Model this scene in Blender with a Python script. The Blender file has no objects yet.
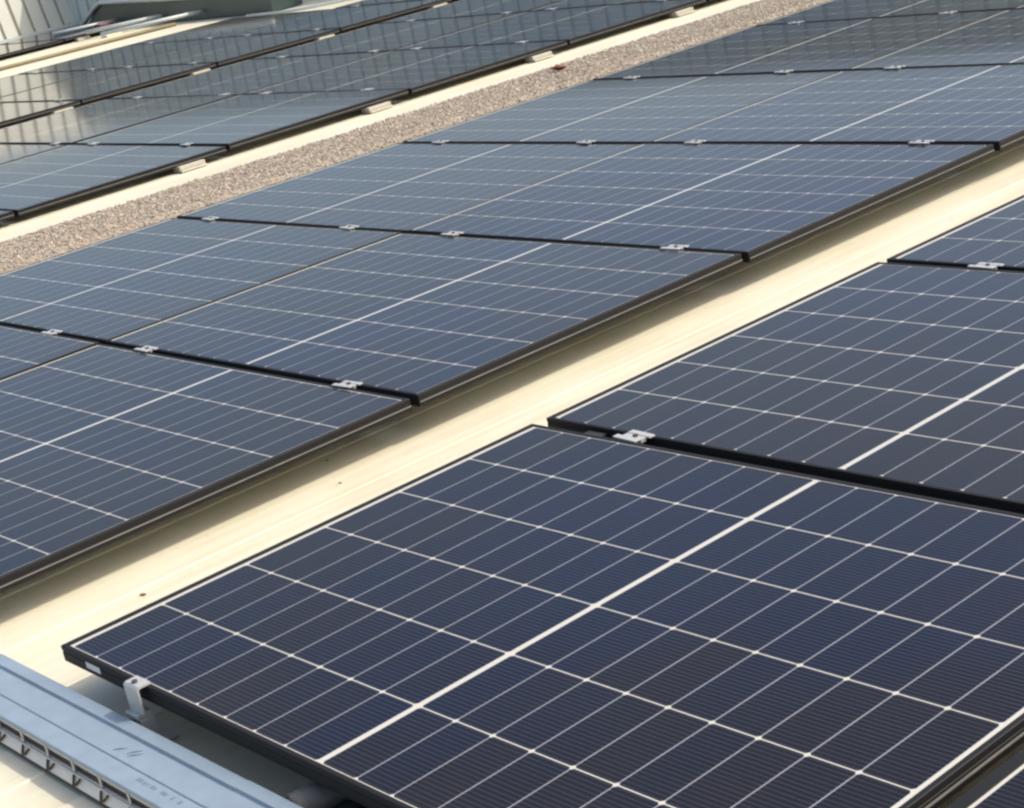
import bpy, bmesh, math, random
from mathutils import Vector, Matrix
random.seed(7)
S = bpy.context.scene
COL = S.collection

# ---------------------------------------------------------------- camera, sky, sun, exposure
cam_d = bpy.data.cameras.new("camera")
cam = bpy.data.objects.new("camera", cam_d)
COL.objects.link(cam)
Rr = ((0.6397158, 0.7437334, -0.1939698), (0.1127020, -0.3404019, -0.9335014), (-0.7603038, 0.5753148, -0.3015807))
cam.matrix_world = Matrix(((Rr[0][0], -Rr[1][0], -Rr[2][0], 2.852549),
                           (Rr[0][1], -Rr[1][1], -Rr[2][1], -1.103643),
                           (Rr[0][2], -Rr[1][2], -Rr[2][2], 1.201573),
                           (0, 0, 0, 1)))
cam_d.sensor_width = 36.0
cam_d.lens = 36.0 * 1804.78 / 1024.0
cam_d.clip_start = 0.05
cam_d.clip_end = 3000
S.camera = cam

SUN = Vector((0.065, 0.075, 0.105)).normalized()          # towards the sun
w = bpy.data.worlds.new("World"); S.world = w; w.use_nodes = True
nt = w.node_tree
bg = nt.nodes["Background"]
sky = nt.nodes.new("ShaderNodeTexSky")
sky.sky_type = 'NISHITA'; sky.sun_disc = False
sky.sun_elevation = math.asin(SUN.z)
sky.sun_rotation = math.atan2(SUN.x, SUN.y)
sky.air_density = 1.0; sky.dust_density = 4.5; sky.ozone_density = 1.0
nt.links.new(sky.outputs[0], bg.inputs[0])
bg.inputs[1].default_value = 0.15

sd = bpy.data.lights.new("sun", 'SUN'); sun = bpy.data.objects.new("sun", sd); COL.objects.link(sun)
sd.energy = 1.9; sd.angle = math.radians(0.55); sd.color = (1.0, 0.94, 0.83)
sun.rotation_euler = SUN.to_track_quat('Z', 'Y').to_euler()
sun.location = SUN * 40
S.view_settings.view_transform = 'Standard'
S.view_settings.look = 'None'
S.view_settings.exposure = 0.68
S.view_settings.gamma = 1.0
S.view_settings.use_curve_mapping = False
S.cycles.filter_width = 2.5
ROOF = -0.105          # sheet under the two near arrays
ROOF2 = -0.062         # sheet under the arrays beyond the gravel strip
def roof_z(x):
    return ROOF2 if x < -3.75 else ROOF if x > -3.35 else ROOF2 + (ROOF - ROOF2) * (x + 3.75) / 0.4

# ---------------------------------------------------------------- materials
def new_mat(name):
    m = bpy.data.materials.new(name); m.use_nodes = True
    n = m.node_tree
    return m, n, n.nodes["Principled BSDF"]

class NB:
    """tiny node builder"""
    def __init__(s, n): s.n = n
    def m(s, op, a, b=None, c=None, clamp=False):
        k = s.n.nodes.new("ShaderNodeMath"); k.operation = op; k.use_clamp = clamp
        for i, v in enumerate((a, b, c)):
            if v is None: continue
            if isinstance(v, (int, float)): k.inputs[i].default_value = v
            else: s.n.links.new(v, k.inputs[i])
        return k.outputs[0]
    def mix(s, f, a, b):
        k = s.n.nodes.new("ShaderNodeMix"); k.data_type = 'RGBA'
        for i, v in ((0, f), (6, a), (7, b)):
            if isinstance(v, (int, float)): k.inputs[i].default_value = v
            elif isinstance(v, tuple): k.inputs[i].default_value = (*v, 1)
            else: s.n.links.new(v, k.inputs[i])
        return k.outputs[2]
    def noise(s, vec, scale, detail=4, rough=0.55):
        k = s.n.nodes.new("ShaderNodeTexNoise")
        k.inputs['Scale'].default_value = scale; k.inputs['Detail'].default_value = detail
        k.inputs['Roughness'].default_value = rough
        if vec is not None: s.n.links.new(vec, k.inputs['Vector'])
        return k.outputs['Fac']
    def mapping(s, vec, scale, loc=(0, 0, 0)):
        k = s.n.nodes.new("ShaderNodeMapping"); s.n.links.new(vec, k.inputs[0])
        k.inputs['Location'].default_value = loc
        k.inputs['Scale'].default_value = scale
        return k.outputs[0]
    def coord(s, which='Object'):
        k = s.n.nodes.new("ShaderNodeTexCoord"); return k.outputs[which]
    def ramp(s, f, stops):
        k = s.n.nodes.new("ShaderNodeValToRGB"); s.n.links.new(f, k.inputs[0])
        e = k.color_ramp.elements
        while len(e) < len(stops): e.new(0.5)
        for x, (p, c) in zip(e, stops):
            x.position = p; x.color = (*c, 1)
        return k.outputs[0]
    def bump(s, h, strength, dist=0.01):
        k = s.n.nodes.new("ShaderNodeBump"); s.n.links.new(h, k.inputs['Height'])
        k.inputs['Strength'].default_value = strength; k.inputs['Distance'].default_value = dist
        return k.outputs[0]

def plain(name, col, rough=0.5, metal=0.0, var=0.12, scale=12.0, bump=0.0):
    m, n, b = new_mat(name); q = NB(n)
    f = q.noise(q.coord(), scale, 5)
    lo = tuple(c * (1 - var) for c in col); hi = tuple(min(1, c * (1 + var)) for c in col)
    n.links.new(q.mix(f, lo, hi), b.inputs['Base Color'])
    b.inputs['Roughness'].default_value = rough; b.inputs['Metallic'].default_value = metal
    if bump: n.links.new(q.bump(f, bump), b.inputs['Normal'])
    return m

def cell_material():
    """monocrystalline half cells behind glass: 18 x 6 cells, uv in metres on a 1.579 x 1.135 panel"""
    m, n, b = new_mat("solar_glass"); q = NB(n)
    uv = n.nodes.new("ShaderNodeUVMap"); uv.uv_map = "UVMap"
    sep = n.nodes.new("ShaderNodeSeparateXYZ"); n.links.new(uv.outputs[0], sep.inputs[0])
    u, v = sep.outputs[0], sep.outputs[1]
    P, Q, G = 0.08518, 0.184, 0.0110
    u0 = q.m('SUBTRACT', u, 0.026); v0 = q.m('SUBTRACT', v, 0.0108)
    uc = q.m('SUBTRACT', u0, 9 * P + G / 2)                  # from the middle bar
    au = q.m('ABSOLUTE', uc)
    ul = q.m('SUBTRACT', au, G / 2)                           # >0 in cells
    fu = q.m('FRACT', q.m('DIVIDE', q.m('ADD', ul, 10 * P), P))
    du = q.m('MULTIPLY', q.m('SUBTRACT', 0.5, q.m('ABSOLUTE', q.m('SUBTRACT', fu, 0.5))), P)   # metres to the nearest cell edge
    fv = q.m('FRACT', q.m('DIVIDE', q.m('ADD', v0, 10 * Q), Q))
    dv = q.m('MULTIPLY', q.m('SUBTRACT', 0.5, q.m('ABSOLUTE', q.m('SUBTRACT', fv, 0.5))), Q)
    line_u = q.m('LESS_THAN', du, 0.00125)
    line_v = q.m('LESS_THAN', dv, 0.00125)
    mid = q.m('LESS_THAN', au, G / 2)
    dia = q.m('LESS_THAN', q.m('ADD', du, dv), 0.0062)
    out_u = q.m('GREATER_THAN', au, 9 * P + G / 2 - 0.0005)
    out_v = q.m('GREATER_THAN', q.m('ABSOLUTE', q.m('SUBTRACT', v0, 3 * Q)), 3 * Q - 0.0005)
    white = q.m('MAXIMUM', q.m('MAXIMUM', mid, dia), q.m('MAXIMUM', q.m('MAXIMUM', out_u, out_v), line_v))
    # busbar wires run along u, eleven to a cell
    fb = q.m('FRACT', q.m('MULTIPLY', fv, 20.0))
    bus = q.m('LESS_THAN', q.m('ABSOLUTE', q.m('SUBTRACT', fb, 0.5)), 0.075)
    # per cell and per panel tint
    oi = n.nodes.new("ShaderNodeObjectInfo")
    iu = q.m('FLOOR', q.m('DIVIDE', q.m('ADD', uc, 20 * P), P)); iv = q.m('FLOOR', q.m('DIVIDE', v0, Q))
    cmb = n.nodes.new("ShaderNodeCombineXYZ")
    n.links.new(iu, cmb.inputs[0]); n.links.new(iv, cmb.inputs[1])
    n.links.new(q.m('MULTIPLY', oi.outputs['Random'], 97.0), cmb.inputs[2])
    wn = n.nodes.new("ShaderNodeTexWhiteNoise"); n.links.new(cmb.outputs[0], wn.inputs[0])
    pos = n.nodes.new("ShaderNodeNewGeometry").outputs['Position']
    tint = q.noise(q.mapping(pos, (1, 1, 1), (9.4, 7.7, 1.0)), 0.9, 3)
    t2 = q.m('ADD', q.m('MULTIPLY_ADD', tint, 2.4, -0.72), q.m('MULTIPLY', q.m('SUBTRACT', oi.outputs['Random'], 0.5), 0.5))
    t2 = q.m('ADD', t2, q.m('MULTIPLY', q.m('SUBTRACT', wn.outputs[0], 0.5), 0.22))
    cell = q.ramp(t2, [(0.28, (0.0035, 0.006, 0.019)), (0.55, (0.006, 0.006, 0.010)), (0.80, (0.009, 0.0075, 0.0085)), (1.0, (0.010, 0.009, 0.0075))])
    near = q.m('LESS_THAN', du, 0.0032)
    c = q.mix(q.m('MULTIPLY', bus, q.m('ADD', 0.34, q.m('MULTIPLY', near, 0.5))), cell, (0.085, 0.085, 0.092))
    c = q.mix(line_u, c, (0.24, 0.24, 0.255))
    c = q.mix(white, c, (0.50, 0.475, 0.41))
    # thin film of dust on the glass, thicker in blotches
    dn = q.noise(q.mapping(pos, (1, 1, 1)), 3.5, 8, 0.7)
    dn2 = q.noise(q.mapping(pos, (1, 1, 1)), 160.0, 2, 0.6)
    dust = q.m('MULTIPLY', q.m('ADD', q.m('MULTIPLY', dn, 0.8), q.m('MULTIPLY', dn2, 0.4)), 0.014)
    c = q.mix(dust, c, (0.42, 0.38, 0.32))
    n.links.new(c, b.inputs['Base Color'])
    r = q.m('ADD', 0.045, q.m('MULTIPLY', dn, 0.07))
    n.links.new(r, b.inputs['Roughness'])
    # the anti-reflection coating differs a little from module to module and across each sheet
    cn = q.noise(q.mapping(pos, (1, 1, 1)), 1.3, 3, 0.5)
    ior = q.m('ADD', q.m('ADD', 1.205, q.m('MULTIPLY', oi.outputs['Random'], 0.05)), q.m('MULTIPLY', cn, 0.06))
    n.links.new(ior, b.inputs['IOR'])
    n.links.new(q.mix(q.m('FRACT', q.m('MULTIPLY_ADD', oi.outputs['Random'], 7.3, q.m('MULTIPLY', cn, 0.8))), (0.88, 0.98, 0.96), (1.0, 0.92, 0.94)), b.inputs['Specular Tint'])
    return m

def roof_material(name, base, dirt):
    m, n, b = new_mat(name); q = NB(n)
    oc = q.coord()
    st = q.noise(q.mapping(oc, (14, 0.5, 1)), 2.2, 6, 0.65)
    bl = q.noise(oc, 1.7, 5, 0.6)
    fine = q.noise(oc, 60, 3, 0.6)
    f = q.m('ADD', q.m('MULTIPLY', st, 0.5), q.m('ADD', q.m('MULTIPLY', bl, 0.38), q.m('MULTIPLY', fine, 0.12)))
    c = q.ramp(f, [(0.38, dirt), (0.53, base), (0.75, tuple(min(1, x * 1.05) for x in base))])
    spot = q.m('GREATER_THAN', q.noise(oc, 38, 2, 0.5), 0.755)
    c = q.mix(q.m('MULTIPLY', spot, 0.5), c, (0.35, 0.28, 0.17))
    n.links.new(c, b.inputs['Base Color'])
    b.inputs['Roughness'].default_value = 0.55
    n.links.new(q.bump(st, 0.08, 0.01), b.inputs['Normal'])
    return m

M = {}
M['cells'] = cell_material()
M['frame'] = plain("black_anodised_frame", (0.010, 0.0095, 0.010), 0.6, 0.0, 0.2, 30)
M['frame'].node_tree.nodes['Principled BSDF'].inputs['Specular IOR Level'].default_value = 0.25
M['backsheet'] = plain("white_backsheet", (0.62, 0.62, 0.60), 0.6)
M['alu'] = plain("bare_aluminium", (0.55, 0.535, 0.50), 0.42, 0.45, 0.12, 60)
M['alu_dull'] = plain("weathered_aluminium", (0.46, 0.43, 0.35), 0.55, 0.2, 0.2, 40)
M['strip'] = plain("worn_frame_edge", (0.17, 0.16, 0.14), 0.5, 0.2, 0.35, 25)
M['steel_dark'] = plain("dark_bolt_steel", (0.10, 0.095, 0.09), 0.4, 0.7)
M['sticker'] = plain("white_label_film", (0.72, 0.70, 0.66), 0.5)
M['roof'] = roof_material("cream_roof_paint", (0.62, 0.58, 0.44), (0.54, 0.49, 0.335))
M['galv'] = plain("galvanised_lid", (0.265, 0.33, 0.385), 0.45, 0.25, 0.17, 22)
M['galv_pale'] = plain("galvanised_wire", (0.56, 0.55, 0.53), 0.4, 0.4)
M['tray_dark'] = plain("dark_tray_inside", (0.016, 0.013, 0.020), 0.5)  # stands for the shaded inside behind the wire side
M['bronze'] = plain("dark_brown_wire", (0.085, 0.058, 0.022), 0.55, 0.3)  # for the bottom wire and the V shapes that stand for shadows
M['tray_cream'] = plain("sunlit_stripe_cream", (0.93, 0.80, 0.64), 0.5)  # made very pale to look sunlit though it lies in shade
M['conduit'] = plain("grey_conduit", (0.16, 0.15, 0.135), 0.6, 0, 0.25, 40)
M['ink'] = plain("blue_grey_ink", (0.13, 0.19, 0.24), 0.6)
M['wall'] = plain("cream_wall_cladding", (0.56, 0.55, 0.46), 0.5, 0, 0.06, 2)
M['teal'] = plain("teal_cladding", (0.50, 0.57, 0.55), 0.5, 0, 0.08, 2)
M['green_box'] = plain("dark_green_steel", (0.045, 0.072, 0.066), 0.45, 0.1, 0.15, 5)
M['pale_trim'] = plain("pale_grey_trim", (0.50, 0.54, 0.51), 0.45, 0.1)
M['cream_trim'] = plain("cream_capping", (0.82, 0.74, 0.55), 0.5, 0, 0.08, 8)
M['olive'] = plain("olive_groove", (0.22, 0.18, 0.09), 0.7)  # colour of the tube that draws the dark roof groove
M['red'] = plain("faded_red_cloth", (0.27, 0.14, 0.13), 0.9, 0, 0.3, 30)
M['leaf'] = plain("dry_leaf", (0.16, 0.045, 0.02), 0.8, 0, 0.4, 60)
M['speck'] = plain("dark_debris", (0.10, 0.065, 0.03), 0.85, 0, 0.4, 60)
M['rubber'] = plain("black_rubber", (0.013, 0.013, 0.013), 0.6)

def gravel_material():
    m, n, b = new_mat("pink_grey_chippings"); q = NB(n)
    g = n.nodes.new("ShaderNodeNewGeometry")
    c = q.ramp(g.outputs['Random Per Island'], [(0.0, (0.17, 0.14, 0.105)), (0.25, (0.33, 0.265, 0.20)), (0.5, (0.40, 0.335, 0.25)), (0.75, (0.33, 0.305, 0.265)), (0.92, (0.47, 0.41, 0.31)), (1.0, (0.52, 0.48, 0.40))])
    n.links.new(c, b.inputs['Base Color']); b.inputs['Roughness'].default_value = 0.85
    return m
M['gravel'] = gravel_material()
M['gravel_bed'] = plain("gravel_bed", (0.37, 0.30, 0.22), 0.9, 0, 0.3, 30)
M['earth'] = plain("yard_ground", (0.20, 0.18, 0.15), 0.9, 0, 0.3, 0.3)

# ---------------------------------------------------------------- mesh helpers
def obj(name, bm, mats, parent=None, loc=None, smooth=False):
    me = bpy.data.meshes.new(name)
    bmesh.ops.recalc_face_normals(bm, faces=bm.faces)
    bm.to_mesh(me); bm.free()
    for mm in (mats if isinstance(mats, (list, tuple)) else [mats]): me.materials.append(mm)
    if smooth:
        for p in me.polygons: p.use_smooth = True
    o = bpy.data.objects.new(name, me); COL.objects.link(o)
    if parent: o.parent = parent
    if loc: o.location = loc
    return o

def tag(o, label, cat, group=None):
    o['label'] = label; o['category'] = cat
    if group: o['group'] = group
    return o

def thing(name, label, cat, loc=(0, 0, 0), rot=(0, 0, 0), group=None):
    o = bpy.data.objects.new(name, None); COL.objects.link(o)
    o.empty_display_size = 0.1
    o.location = loc; o.rotation_euler = rot
    return tag(o, label, cat, group)

def dup(root, label, loc, rot=(0, 0, 0)):
    r = root.copy(); COL.objects.link(r); r.location = loc; r.rotation_euler = rot
    r['label'] = label
    for ch in list(root.children):
        c = ch.copy(); COL.objects.link(c); c.parent = r
        for g in list(ch.children):
            d = g.copy(); COL.objects.link(d); d.parent = c
    return r

def box(bm, x0, x1, y0, y1, z0, z1, bev=0.0, mi=0):
    vs = [bm.verts.new((x, y, z)) for x in (x0, x1) for y in (y0, y1) for z in (z0, z1)]
    fs = []
    for idx in ((0, 1, 3, 2), (4, 6, 7, 5), (0, 4, 5, 1), (2, 3, 7, 6), (0, 2, 6, 4), (1, 5, 7, 3)):
        f = bm.faces.new([vs[i] for i in idx]); f.material_index = mi; fs.append(f)
    if bev:
        es = list({e for f in fs for e in f.edges})
        bmesh.ops.bevel(bm, geom=es, offset=bev, segments=2, profile=0.6, affect='EDGES')

def prism(bm, prof, axis, a0, a1, mi=0):
    """closed 2D profile extruded along an axis; axis 'x': profile (y,z); 'y': profile (x,z); 'z': profile (x,y)"""
    def p(c, a):
        return {'x': (a, c[0], c[1]), 'y': (c[0], a, c[1]), 'z': (c[0], c[1], a)}[axis]
    A = [bm.verts.new(p(c, a0)) for c in prof]; B = [bm.verts.new(p(c, a1)) for c in prof]
    k = len(prof)
    for i in range(k):
        f = bm.faces.new((A[i], A[(i + 1) % k], B[(i + 1) % k], B[i])); f.material_index = mi
    f = bm.faces.new(A[::-1]); f.material_index = mi
    f = bm.faces.new(B); f.material_index = mi

def tube(bm, pts, r, seg=8, cap=True, mi=0):
    pts = [Vector(p) for p in pts]; rings = []
    up = Vector((0.13, 0.07, 1)).normalized()
    for i, p in enumerate(pts):
        d = (pts[min(i + 1, len(pts) - 1)] - pts[max(i - 1, 0)]).normalized()
        s = d.cross(up)
        if s.length < 1e-3: s = d.cross(Vector((1, 0, 0)))
        s.normalize(); t = s.cross(d).normalized()
        rr = r[i] if isinstance(r, (list, tuple)) else r
        rings.append([bm.verts.new(p + s * rr * math.cos(2 * math.pi * k / seg) + t * rr * math.sin(2 * math.pi * k / seg)) for k in range(seg)])
    for a, b in zip(rings, rings[1:]):
        for k in range(seg):
            f = bm.faces.new((a[k], a[(k + 1) % seg], b[(k + 1) % seg], b[k])); f.material_index = mi
    if cap:
        bm.faces.new(rings[0][::-1]).material_index = mi; bm.faces.new(rings[-1]).material_index = mi

# ---------------------------------------------------------------- setting: yard ground, roof
bm = bmesh.new()
vs = [bm.verts.new(c) for c in ((-900, -900, 0), (900, -900, 0), (900, 900, 0), (-900, 900, 0))]
bm.faces.new(vs)
g = obj("ground", bm, M['earth'], loc=(0, 0, -7.0)); g['kind'] = 'structure'

# profiled sheet roof: shallow lapped pans running along y
PITCH, STEP0 = 0.2755, -0.235
bm = bmesh.new()
prof = []
k0, k1 = int((-17.4 - STEP0) / PITCH), int((9.0 - STEP0) / PITCH)
for k in range(k0, k1 + 1):
    x = STEP0 + k * PITCH
    prof += [(xx, roof_z(xx) + dz) for xx, dz in ((x - 0.0030, -0.0030), (x - 0.0012, -0.0075), (x + 0.0010, -0.0075), (x + 0.0022, 0), (x + 0.130, -0.0010), (x + 0.134, 0.0012), (x + 0.140, 0.0012), (x + 0.144, -0.0013))]
ys = [-4.0, 0.9, 6.2, 11.5, 17.0, 24.0]
rows = []
for j, y in enumerate(ys):
    rows.append([bm.verts.new((x, y, z)) for x, z in prof])
for a, b in zip(rows, rows[1:]):
    for i in range(len(prof) - 1):
        bm.faces.new((a[i], a[i + 1], b[i + 1], b[i]))
# skirt so that the sheet has an underside and eaves
lo = [[bm.verts.new((x, y, ROOF - 0.35)) for x, y in ((prof[0][0], ys[0]), (prof[-1][0], ys[0]), (prof[-1][0], ys[-1]), (prof[0][0], ys[-1]))]][0]
bm.faces.new(rows[0] + [lo[1], lo[0]])
bm.faces.new(rows[-1][::-1] + [lo[3], lo[2]])
bm.faces.new([r[0] for r in rows] + [lo[3], lo[0]])
bm.faces.new([r[-1] for r in rows[::-1]] + [lo[1], lo[2]])
bm.faces.new(lo)
roof = obj("roof", bm, M['roof']); roof['kind'] = 'structure'

# ---------------------------------------------------------------- solar panels
NU, NV = 1.588, 1.1265
def frame_bm(L, W, lips):
    def prof(l):
        return [(0, -0.030), (0, -0.0125), (0.0011, -0.0118), (0.0011, -0.0102), (0, -0.0095), (0, -0.0010), (0.0010, 0),
                (l - 0.0004, 0), (l, -0.0004), (l, -0.0012), (0.0022, -0.0014), (0.0022, -0.0280), (0.028, -0.0280), (0.028, -0.030)]
    bm = bmesh.new(); loops = []
    for cx, cy, sx, sy, lx, ly in ((0, 0, 1, 1, lips[0], lips[2]), (L, 0, -1, 1, lips[1], lips[2]), (L, W, -1, -1, lips[1], lips[3]), (0, W, 1, -1, lips[0], lips[3])):
        loops.append([bm.verts.new((cx + sx * a[0], cy + sy * b[0], a[1])) for a, b in zip(prof(lx), prof(ly))])
    k = len(loops[0])
    for c in range(4):
        a, b = loops[c], loops[(c + 1) % 4]
        for i in range(k):
            bm.faces.new((a[i], b[i], b[(i + 1) % k], a[(i + 1) % k]))
    return bm
def laminate_bm(L, W, uoff=0.0, uend=0.0):
    bm = bmesh.new(); i = 0.0030
    top = [bm.verts.new((x, y, -0.0017)) for x, y in ((i, i), (L - i, i), (L - i, W - i), (i, W - i))]
    bot = [bm.verts.new((v.co.x, v.co.y, -0.0065)) for v in top]
    uvl = bm.loops.layers.uv.new("UVMap")
    f = bm.faces.new(top)
    b = bm.faces.new(bot[::-1]); b.material_index = 1
    for k in range(4):
        s = bm.faces.new((top[k], bot[k], bot[(k + 1) % 4], top[(k + 1) % 4])); s.material_index = 1
    for ff in bm.faces:
        for l in ff.loops:
            l[uvl].uv = (uoff + l.vert.co.x / L * (NU - uoff - uend), l.vert.co.y / W * NV)
    return bm
def make_panel(L, W, group, lips, uoff=0.0, uend=0.0):
    t = thing("solar_panel", "", "solar panel", group=group)
    obj("frame", frame_bm(L, W, lips), M['frame'], t)
    obj("glass", laminate_bm(L, W, uoff, uend), [M['cells'], M['backsheet']], t)
    bm = bmesh.new(); box(bm, L + 0.0002, L + 0.0028, 0.002, W - 0.002, -0.0195, -0.0165, 0.0004)
    obj("edge_strip", bm, M['strip'], t)
    bm = bmesh.new(); box(bm, L / 2 - 0.05, L / 2 + 0.05, W - 0.14, W - 0.06, -0.026, -0.0066, 0.003)
    obj("junction_box", bm, M['rubber'], t)
    return t
ORD = ["first", "second", "third", "fourth", "fifth", "sixth", "seventh", "eighth"]
def place_panels(L, W, spots, group, lips=(0.0086, 0.0086, 0.0086, 0.0095), uoff=0.0, uend=0.0, rz=0.0):
    """spots: (x, y, label)"""
    proto = None
    for x, y, lab in spots:
        rot = (math.radians(random.uniform(-.10, .10)), math.radians(random.uniform(-.10, .10)), rz)
        if proto is None:
            proto = make_panel(L, W, group, lips, uoff, uend); proto['label'] = lab; proto.location = (x, y, 0); proto.rotation_euler = rot
        else:
            dup(proto, lab, (x, y, 0), rot)
    return proto

# near array (two columns)
ROWS_A = [(-0.0105, -0.026), (1.1535, -0.022), (2.306, -0.015)]
spots = [(ROWS_A[0][1], ROWS_A[0][0], "big dark solar panel nearest the camera, whole near corner showing above the tray"),
         (ROWS_A[1][1], ROWS_A[1][0], "second solar panel of the near array, directly behind the big closest one"),
         (ROWS_A[2][1], ROWS_A[2][0], "third solar panel of the near array, cut by the right picture edge"),
         ]
sliver = [(1.5975, -0.0105, "solar panel showing only a sliver in the bottom right corner, past the narrow gap")]
place_panels(1.588, 1.1265, sliver, "solar panels of the near array", (0.0215, 0.0095, 0.0092, 0.0105))
P_A = place_panels(1.588, 1.1265, spots, "solar panels of the near array", (0.0165, 0.0095, 0.0092, 0.0105))

# middle array (two columns, seven rows); the two columns butt closely with slim lips between them
LB = 1.517
SKEW = 0.0078          # the panels sit a little off square to the row
for c, x, lips, uo in (("right", -0.470 - LB, (0.0030, 0.0125, 0.0092, 0.0095), (0.012, 0.0)), ("left", -0.470 - 2 * LB - 0.0032, (0.0090, 0.0030, 0.0092, 0.0095), (0.0, 0.0135))):
    spots = [(x, 0.002 + 1.1455 * r + (x + 0.47) * SKEW, f"{ORD[r]} solar panel from the front in the {c} column of the middle array") for r in range(7 if c == "right" else 6)]
    place_panels(LB, 1.127, spots, "solar panels of the middle array", lips, *uo, SKEW)

# third array, beyond the gravel strip
spots = []
LC = 1.665
for r in range(7):
    y = 1.072 + 1.1415 * r
    for c, x in (("right", -4.850 - LC), ("left", -4.850 - 2 * LC - 0.03)):
        if c == "left" and r == 0: continue
        spots.append((x + random.uniform(-.005, .005), y, f"{ORD[r]} solar panel from the front in the {c} column of the array past the gravel"))
place_panels(LC, 1.122, spots, "solar panels of the array beyond the gravel strip")

# fourth array
spots = []
LD = 1.640
for r in range(5):
    y = 3.395 + 1.108 * r
    for c, x in (("right", -8.62 - LD), ("left", -8.62 - 2 * LD - 0.03)):
        if c == "left" and r == 4: continue
        spots.append((x + random.uniform(-.005, .005), y, f"{ORD[r]} solar panel from the front in the {c} column of the array mirroring the wall"))
place_panels(LD, 1.090, spots, "solar panels of the array that mirrors the wall")

# last array under the wall
spots = [(-16.30, 5.25 + 1.108 * r, f"{ORD[r]} solar panel from the left in the last row under the cream wall") for r in range(3)]
place_panels(1.60, 1.090, spots, "solar panels of the last row under the wall")

# ---------------------------------------------------------------- clamps
def make_clamp(gap, detail=True, floor=ROOF):
    t = thing("panel_clamp", "", "clamp", group="clamps holding the panels")
    bm = bmesh.new()
    h = gap / 2
    # two wings lying on the frames, bent down into a channel between them; the wings are offset like a Z
    for s, x0, x1 in ((-1, -0.040, 0.030), (1, -0.028, 0.040)):
        y0, y1 = sorted((s * h * 0.55, s * (h + 0.0085)))
        box(bm, x0, x1, y0, y1, 0.0006, 0.0042, 0.0007)
    box(bm, -0.028, 0.030, -h * 0.50, h * 0.50, -0.006, 0.0030, 0.0007)
    obj("plate", bm, M['alu'], t)
    if detail:
        bm = bmesh.new()
        prism(bm, [(0.006 + 0.0055 * math.cos(a * math.pi / 3), 0.0055 * math.sin(a * math.pi / 3)) for a in range(6)], 'z', 0.0031, 0.0075)
        obj("bolt", bm, M['steel_dark'], t)
    bm = bmesh.new()
    box(bm, -0.016, 0.018, -h * 0.45, h * 0.45, floor + 0.012, -0.0062)
    box(bm, -0.05, 0.05, -0.028, 0.028, floor + 0.0006, floor + 0.011, 0.002)
    obj("base", bm, M['alu_dull'], t)
    return t
def place_clamps(gap, spots, detail=True):
    proto = None
    for x, y, lab in spots:
        rot = (0, 0, math.radians(random.uniform(-4, 4)))
        x += random.uniform(-.012, .012)
        if proto is None:
            proto = make_clamp(gap, detail, ROOF if detail else ROOF2); proto['label'] = lab; proto.location = (x, y, 0); proto.rotation_euler = rot
        else: dup(proto, lab, (x, y, 0), rot)
place_clamps(0.029, [(0.266, 1.1385, "silver clamp on the seam between the two nearest big panels")])
place_clamps(0.018, [(0.285, 2.297, "silver clamp on the near array's seam at the right picture edge")])
spots = []
seamnm = ["front", "second", "third", "fourth", "fifth", "sixth"]
for r in range(6):
    y = 0.002 + 1.1455 * (r + 1) - 0.00925
    for x, nm in ((-0.745, "right end"), (-1.735, "right of the middle"), (-2.315, "left of the middle"), (-3.225, "left end")):
        spots.append((x, y + (x + 0.47) * SKEW, f"silver clamp, {nm} of the {seamnm[r]} seam in the middle array"))
place_clamps(0.0185, spots)
spots = []
for r in range(6):
    y = 1.072 + 1.1415 * (r + 1) - 0.00975
    for x, nm in ((-5.24, "right end"), (-6.26, "right of the middle"), (-6.72, "left of the middle"), (-7.80, "left end")):
        if r == 0 and x < -6.6: continue
        spots.append((x, y, f"small clamp, {nm} of {seamnm[r]} seam, array past the gravel"))
place_clamps(0.0195, spots, False)
spots = []
for r in range(4):
    y = 3.395 + 1.108 * (r + 1) - 0.009
    for x, nm in ((-8.95, "right end"), (-9.95, "right of the middle"), (-10.55, "left of the middle"), (-11.55, "left end")):
        if r == 3 and x < -10.3: continue
        spots.append((x, y, f"tiny clamp, {nm} of {seamnm[r]} seam, array mirroring the wall"))
place_clamps(0.018, spots, False)

# feet seen under the right edges of the far arrays
def make_foot():
    t = thing("mounting_foot", "", "mounting foot", group="mounting feet under the panel edges")
    bm = bmesh.new(); box(bm, -0.05, 0.020, -0.072, 0.072, -0.0480, -0.0305, 0.003); box(bm, -0.05, 0.034, -0.072, 0.072, -0.0590, -0.0482, 0.002)
    obj("block", bm, M['alu_dull'], t)
    bm = bmesh.new(); box(bm, -0.045, -0.008, -0.06, 0.06, ROOF2 + 0.0005, -0.0592)
    obj("base", bm, M['steel_dark'], t)
    return t
foot = None
fl = []
for r in range(1, 6):
    fl.append((-4.845, 1.072 + 1.1415 * r - 0.235, f"grey block foot under the edge near the {seamnm[r-1]} seam, facing the gravel strip"))
for r in range(0, 5):
    fl.append((-8.612, 3.395 + 1.108 * (r + 1) - 0.16, f"pale block foot at the {seamnm[r]} seam below the wall mirroring array's edge"))
for r in range(2):
    fl.append((-14.69, 5.25 + 1.108 * (r + 1) + 0.20, f"{'lower left' if r == 0 else 'upper right'} pale block foot below the last dark row under the wall"))
for x, y, lab in fl:
    if foot is None:
        foot = make_foot(); foot['label'] = lab; foot.location = (x, y, 0)
    else: dup(foot, lab, (x, y, 0))

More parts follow.
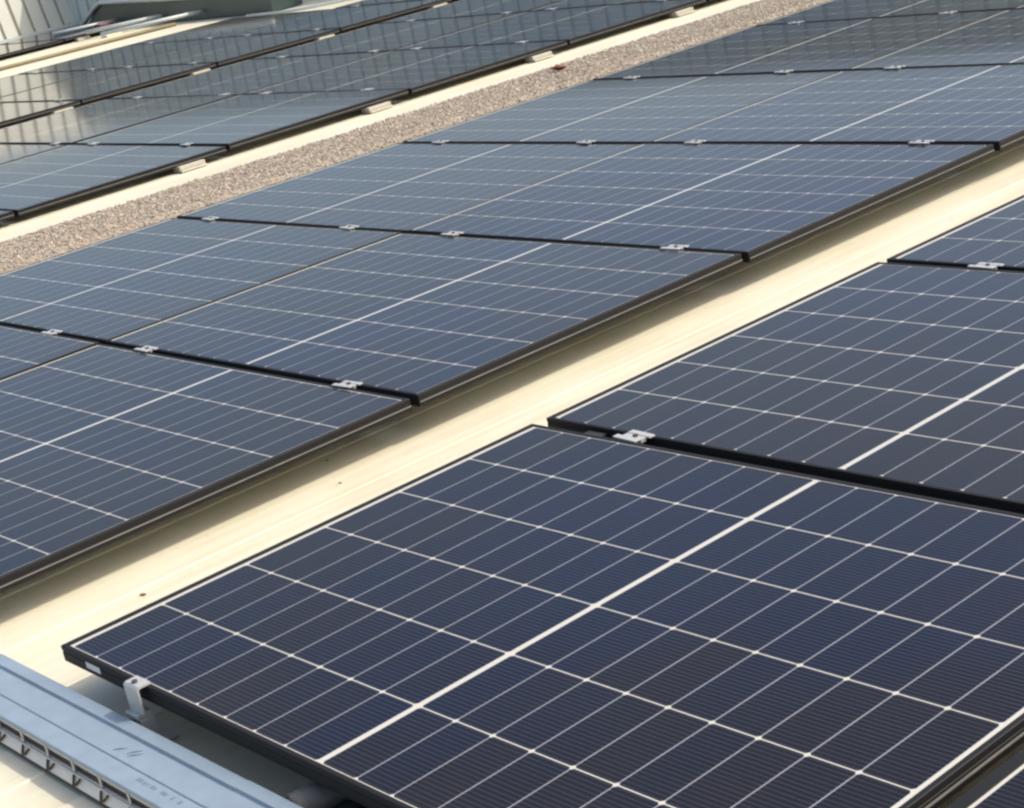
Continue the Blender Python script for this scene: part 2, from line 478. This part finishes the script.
# end clamp at the near edge of the near panel
t = thing("end_clamp", "cast aluminium end clamp gripping the near edge of the closest panel", "clamp", (0.262, -0.0115, 0))
bm = bmesh.new()
prism(bm, [(0.0095, 0.0008), (0.0095, 0.0045), (-0.0135, 0.0045), (-0.0175, 0.0005), (-0.0175, -0.046), (-0.0140, -0.046), (-0.0140, -0.0012), (-0.010, 0.0008)], 'x', -0.022, 0.024)
obj("jaw", bm, M['alu'], t)
bm = bmesh.new()
prism(bm, [(0.0055 * math.cos(a * math.pi / 6), -0.0065 + 0.0050 * math.sin(a * math.pi / 6)) for a in range(12)], 'z', 0.0046, 0.0082)
obj("bolt", bm, M['steel_dark'], t)
bm = bmesh.new()
box(bm, -0.027, 0.012, -0.026, 0.004, -0.0545, -0.0465, 0.0012)
box(bm, -0.020, 0.018, -0.023, 0.0040, ROOF + 0.004, -0.0550, 0.0012)
box(bm, -0.030, 0.030, -0.028, 0.03, ROOF + 0.0006, ROOF + 0.0038, 0.001)
cb = obj("bracket", bm, M['alu'], t)
bm = bmesh.new(); tube(bm, [(-0.006, -0.0265, -0.066), (-0.006, -0.0225, -0.066)], 0.008, 12)
obj("hole_plug", bm, M['steel_dark'], cb)
# label on the frame side of the near panel
bm = bmesh.new(); box(bm, 0.090, 0.141, -0.0006, -0.0001, -0.0215, -0.0100)
st = obj("sticker", bm, M['sticker'], P_A)
# small grounding clip and grey splice in the seams of the near array
t = thing("seam_bracket", "small grey bracket sunk in the seam left of the silver clamp", "bracket", (0.142, 1.1385, 0))
bm = bmesh.new(); box(bm, -0.026, 0.026, -0.0125, 0.0125, -0.016, -0.009, 0.001); obj("plate", bm, M['steel_dark'], t)
bm = bmesh.new(); box(bm, -0.012, 0.012, -0.010, 0.010, ROOF + 0.001, -0.0165); obj("post", bm, M['alu_dull'], t)
dup(t, "small grey bracket sunk in the second seam of the near array", (0.20, 2.297, 0))

# ---------------------------------------------------------------- cable tray with galvanised lid, front left
t = thing("cable_tray", "pale blue galvanised cable tray with wire sides along the array front", "cable tray", (0, 0, 0))
TY0, TY1, TZ = -0.166, -0.044, -0.050
def lid_bm(x0, x1, lift):
    z = TZ + lift
    top = [(TY1, z - 0.012), (TY1, z - 0.0012), (TY1 - 0.0015, z), (-0.0690, z), (-0.0715, z - 0.0052), (-0.0765, z - 0.0052), (-0.0795, z),
           (-0.1250, z), (-0.1268, z - 0.0022), (-0.1285, z - 0.0022), (-0.1300, z), (TY0 + 0.0015, z), (TY0, z - 0.0012), (TY0, z - 0.0075)]
    bot = [(TY0 + 0.0012, z - 0.0075), (TY0 + 0.0012, z - 0.0066), (TY1 - 0.0012, z - 0.0066), (TY1 - 0.0012, z - 0.012)]
    bm = bmesh.new(); prism(bm, top + bot, 'x', x0, x1); return bm
l1 = obj("lid", lid_bm(-1.6, 0.632, 0.0), M['galv'], t)
l2 = obj("lid", lid_bm(0.6335, 2.6, 0.0012), M['galv'], t)
# dents and faint stamped marks on the lid
bm = bmesh.new()
for dx, dy, a in ((0.345, -0.107, 0.7), (0.378, -0.099, 0.9), (0.388, -0.104, 0.8)):
    p = [Vector((dx + 0.014 * s * math.cos(a), dy + 0.014 * s * math.sin(a), TZ + 0.0002 + 0.0012 * (1 - s * s))) for s in (-1, -.5, 0, .5, 1)]
    tube(bm, p, [0.0003, .0007, .0010, .0007, .0003], 6)
obj("dent", bm, M['galv'], l1)
bm = bmesh.new(); x = 0.462
for wd in (0.010, 0.007, 0.009, 0.006, 0.010, 0.006, 0.0, 0.012, 0.007, 0.0, 0.006, 0.0, 0.009):
    if wd: box(bm, x, x + wd * 0.8, -0.1435 - random.uniform(0, .002), -0.1385 + random.uniform(0, .002), TZ + 0.0001, TZ + 0.0004)
    x += 0.0105
obj("faded_stamp", bm, M['ink'], l1)
# near rim and wire side
bm = bmesh.new(); box(bm, -1.6, 2.6, TY0 + 0.002, TY0 + 0.004, -0.0640, -0.0577, 0.0004); obj("rim", bm, M['galv_pale'], t)
bm = bmesh.new()
x = -1.56
for k in range(44):
    x = 0.0035 + (k - 17) * 0.0935
    tube(bm, [(x, TY0 + 0.0005, -0.0576), (x, TY0 + 0.0005, -0.0800)], 0.0023, 6)
tube(bm, [(-1.6, TY0 - 0.0020, -0.0800), (2.6, TY0 - 0.0020, -0.0800)], 0.0022, 6)
obj("wire_side", bm, M['galv_pale'], t)
bm = bmesh.new(); box(bm, -1.6, 2.6, TY0 + 0.005, TY1 - 0.012, -0.0795, -0.0600, 0.002); obj("inside_shade", bm, M['tray_dark'], t)  # near-black block, the tray's shaded inside put into its colour
bm = bmesh.new(); prism(bm, [(TY0 + 0.004, -0.0815), (TY0 - 0.010, -0.1000), (TY1 - 0.006, -0.1000), (TY1 - 0.006, -0.0815)], 'x', -1.6, 2.6); obj("sunlit_stripe", bm, M['tray_cream'], t)  # pale colour and outward slope imitate sunlit brightness on the shaded tray side
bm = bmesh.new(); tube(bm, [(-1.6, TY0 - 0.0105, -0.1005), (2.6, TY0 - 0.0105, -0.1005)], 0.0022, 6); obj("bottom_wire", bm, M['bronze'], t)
shadow_hook = None  # bent dark wires modelled in place of V-shaped shadows of the wire side
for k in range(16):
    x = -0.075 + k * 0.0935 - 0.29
    if shadow_hook is None:
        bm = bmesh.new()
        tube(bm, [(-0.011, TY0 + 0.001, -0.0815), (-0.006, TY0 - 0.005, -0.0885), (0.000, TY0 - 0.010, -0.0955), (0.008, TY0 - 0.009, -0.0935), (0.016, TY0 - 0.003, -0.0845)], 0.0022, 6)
        shadow_hook = obj("shadow_hook", bm, M['bronze'], t); shadow_hook.location = (x, 0, 0)
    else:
        h2 = shadow_hook.copy(); COL.objects.link(h2); h2.parent = t; h2.location = (x, 0, 0)
bm = bmesh.new()
for xx in (-1.2, 0.9, 2.3):
    box(bm, xx, xx + 0.04, TY0 + 0.02, TY1 - 0.02, ROOF + 0.0006, -0.1004)
obj("support", bm, M['alu_dull'], t)

# grey flexible conduit coming out under the panel
t = thing("flexible_conduit", "dark grey flexible cable conduit bulging out from under the nearest panel", "conduit", (0, 0, 0))
bm = bmesh.new()
pts, rr = [], []
for i in range(60):
    s = i / 59
    pts.append((0.725 + 0.03 * math.sin(2.6 * s), 0.32 - 0.36 * s, -0.073 - 0.006 * math.cos(3.1 * s)))
    rr.append(0.024 + (0.0016 if i % 2 else -0.0008))
tube(bm, pts, rr, 14); obj("sleeve", bm, M['conduit'], t, smooth=True)
bm = bmesh.new(); tube(bm, [(0.80, 0.25, -0.086), (0.79, 0.05, -0.084), (0.785, -0.035, -0.088)], 0.013, 10)
tube(bm, [(0.84, 0.25, -0.082), (0.83, 0.08, -0.085), (0.845, -0.038, -0.088)], 0.015, 10)
obj("cable", bm, M['rubber'], t, smooth=True)

# ---------------------------------------------------------------- gravel strip between middle array and the array beyond
GX0, GX1, GY0, GY1 = -4.46, -3.62, 1.35, 8.6
bm = bmesh.new(); box(bm, GX0, GX1, GY0, GY1, ROOF2 + 0.0008, ROOF2 + 0.008)
gb = obj("gravel_bed", bm, M['gravel_bed']); gb['kind'] = 'structure'
verts, faces = [], []
rg = random.Random(3)
for i in range(62000):
    x = rg.uniform(GX0 - 0.004, GX1); y = rg.uniform(GY0, GY1)
    if x > -3.95 and rg.random() < 0.6: continue
    s = rg.choice((0.003, 0.0035, 0.004, 0.0045, 0.006, 0.0075)) * rg.uniform(.8, 1.3)
    z = ROOF2 + 0.008 + s * 0.3 + rg.uniform(0, 0.003)
    a = rg.uniform(0, 6.28); b0 = len(verts)
    e = [rg.uniform(.7, 1.25) for _ in range(6)]
    ca, sa = math.cos(a), math.sin(a)
    for (px, py, pz), q in zip(((1, 0, .1), (0, .8, -.1), (-1, 0, .15), (0, -.8, 0), (.1, .1, .65), (0, 0, -.6)), e):
        verts.append((x + s * q * (px * ca - py * sa), y + s * q * (px * sa + py * ca), z + s * q * pz))
    for k in range(4):
        faces.append((b0 + k, b0 + (k + 1) % 4, b0 + 4)); faces.append((b0 + (k + 1) % 4, b0 + k, b0 + 5))
me = bpy.data.meshes.new("gravel"); me.from_pydata(verts, [], faces); me.materials.append(M['gravel'])
gv = bpy.data.objects.new("gravel", me); COL.objects.link(gv); gv['kind'] = 'stuff'
gv['label'] = "pinkish grey stone chippings in a strip between two arrays"; gv['category'] = "gravel"

# debris
def blob(name, loc, sx, sy, sz, mat, label, cat, rot=0.0):
    bm = bmesh.new()
    n = 9; rim = []
    c0 = bm.verts.new((0, 0, sz)); c1 = bm.verts.new((0, 0, 0.0002))
    for k in range(n):
        a = 2 * math.pi * k / n; q = random.uniform(.65, 1.15)
        rim.append(bm.verts.new((sx * q * math.cos(a), sy * q * math.sin(a), sz * random.uniform(.25, .9))))
    for k in range(n):
        bm.faces.new((rim[k], rim[(k + 1) % n], c0)); bm.faces.new((rim[(k + 1) % n], rim[k], c1))
    o = obj(name, bm, mat, loc=loc); o.rotation_euler.z = rot
    return tag(o, label, cat)
blob("dry_leaf", (-4.27, 5.02, ROOF2 + 0.014), 0.055, 0.03, 0.03, M['leaf'], "dark reddish dry leaf lying on the gravel strip", "leaf", 0.4)
blob("leaf_scrap", (-0.44, 0.871, ROOF - 0.0018), 0.006, 0.004, 0.003, M['speck'], "dark speck of dirt on the sunlit roof beside its twin smudge", "debris")
blob("leaf_scrap", (-0.36, 0.94, ROOF - 0.0012), 0.013, 0.003, 0.001, M['cream_trim'], "faint tan smudge of dirt on the sunlit cream roof", "debris", 1.2)
blob("leaf_scrap", (-0.606, 0.951, ROOF - 0.0025), 0.006, 0.004, 0.003, M['speck'], "dark dirt speck in the shade beside the middle array", "debris")
blob("leaf_scrap", (-0.335, 0.30, ROOF - 0.0015), 0.010, 0.005, 0.003, M['speck'], "tiny brown leaf scrap low on the sunlit roof strip", "debris", .7)

# ---------------------------------------------------------------- far corner: wall, wings, box, rods
def ribbed_wall(name, x0, x1, y, z0, z1, lean, pitch, mat, label, depth=0.045):
    """ribbed sheet wall built along local x, facing local -y, leaning back"""
    bm = bmesh.new(); prof = []
    k = 0; x = x0
    while x < x1:
        prof += [(x, 0.0), (x + pitch * 0.78, 0.0), (x + pitch * 0.81, depth), (x + pitch * 0.97, depth)]
        x += pitch
    prof.append((x, 0.0))
    H = z1 - z0; back = 0.30
    lo_ = [bm.verts.new((a, b, z0)) for a, b in prof]; hi = [bm.verts.new((a, b + H * math.tan(lean), z1)) for a, b in prof]
    for i in range(len(prof) - 1): bm.faces.new((lo_[i], lo_[i + 1], hi[i + 1], hi[i]))
    bl = [bm.verts.new((prof[0][0], back, z0)), bm.verts.new((prof[-1][0], back, z0))]
    bh = [bm.verts.new((prof[0][0], back + H * math.tan(lean), z1)), bm.verts.new((prof[-1][0], back + H * math.tan(lean), z1))]
    bm.faces.new((bl[1], bl[0], bh[0], bh[1])); bm.faces.new(hi + [bh[1], bh[0]]); bm.faces.new(lo_[::-1] + [bl[0], bl[1]])
    bm.faces.new((lo_[0], hi[0], bh[0], bl[0])); bm.faces.new((hi[-1], lo_[-1], bl[1], bh[1]))
    return bm
t = thing("ribbed_wall", "cream ribbed metal wall behind the far array, half in sun half in shade", "wall", (-16.72, 3.0, 0), (0, 0, math.radians(90)))
obj("cladding", ribbed_wall("w", -3, 14, 0, 0.012, 1.25, math.radians(15), 0.185, M['wall'], ""), M['wall'], t)
bm = bmesh.new(); box(bm, -3, 14, -0.05, -0.004, ROOF2 + 0.004, 0.010, 0.004); obj("base_flashing", bm, M['pale_trim'], t)

# long low ribbed parapet that closes the roof and throws the shade on the far corner
t = thing("parapet_wall", "long low grey green ribbed parapet closing the roof behind the dark housing", "wall", (-15.6, 8.82, 0), (0, 0, math.radians(9)))
obj("cladding", ribbed_wall("w", -1.40, 20.0, 0, ROOF + 0.006, 1.09, 0, 0.20, M['teal'], "", 0.022), M['teal'], t)
bm = bmesh.new(); box(bm, -1.42, 20.0, -0.02, 0.36, 1.092, 1.17, 0.01); obj("coping", bm, M['pale_trim'], t)

t = thing("equipment_box", "low dark green steel housing with pale rim in the far left corner", "housing", (0, 0, 0))
bm = bmesh.new()
prism(bm, [(-15.98, ROOF2 + 0.008), (-12.1, ROOF2 + 0.008), (-12.1, 0.13), (-15.45, 0.215), (-15.62, 0.16)], 'y', 8.37, 8.72)
obj("shell", bm, M['green_box'], t)
bm = bmesh.new()
tube(bm, [(-16.0, 8.35, 0.0), (-15.70, 8.35, 0.13), (-15.62, 8.35, 0.17), (-15.45, 8.35, 0.222), (-14.0, 8.35, 0.185), (-12.1, 8.35, 0.135)], 0.026, 8)
obj("rim", bm, M['pale_trim'], t, smooth=True)

# rods, cable, dark groove line and clutter on the far roof corner
def rod(label, p0, p1, r, mat, name="metal_rod", cat="rod", group="rods lying on the far roof corner"):
    bm = bmesh.new(); tube(bm, [p0, p1], r, 8)
    o = obj(name, bm, mat, smooth=True); return tag(o, label, cat, group)
rod("shortest pale rod, leftmost of three ending against the dark housing", (-15.42, 7.70, 0.022), (-15.22, 8.345, 0.022), 0.020, M['pale_trim'])
rod("middle pale rod of three ending against the dark housing", (-14.66, 7.70, 0.012), (-14.17, 8.345, 0.02), 0.020, M['pale_trim'])
rod("longest pale rod, rightmost of three ending against the dark housing", (-13.86, 7.45, 0.012), (-13.37, 8.345, 0.02), 0.020, M['pale_trim'])
rod("added dark line for the groove between two sunlit cream strips beside the far arrays", (-13.52, 4.6, ROOF2 + 0.018), (-13.50, 8.1, ROOF2 + 0.018), 0.018, M['olive'], "groove_line", "cable", None)  # dark tube added to draw the groove's dark line between the strips
rod("thin black pipe beside the pale rods in the far corner", (-14.95, 7.95, -0.012), (-14.55, 8.33, -0.012), 0.022, M['rubber'], "black_pipe", "pipe", None)
bm = bmesh.new()
tube(bm, [(-11.95, 7.98, -0.02), (-11.3, 7.94, -0.01), (-10.95, 8.06, -0.005), (-10.75, 8.3, 0.0), (-10.4, 8.6, -0.005)], 0.014, 8)
tag(obj("pale_cable", bm, M['pale_trim'], smooth=True), "pale cable lying along the back edge of the wall mirroring array", "cable")
bm = bmesh.new(); box(bm, -0.07, 0.05, -0.09, 0.09, 0.0005, 0.05, 0.006)
tag(obj("ballast_block", bm, M['cream_trim'], loc=(-14.30, 7.80, ROOF2)), "small cream block on the roof among the pale rods", "block")
bm = bmesh.new(); box(bm, -0.06, 0.06, -0.10, 0.10, 0.0005, 0.032, 0.014)
tag(obj("cloth_bundle", bm, M['red'], loc=(-15.12, 8.18, 0.001)), "small faded red bundle among the rods in the far corner", "bundle")

bpy.context.view_layer.update()
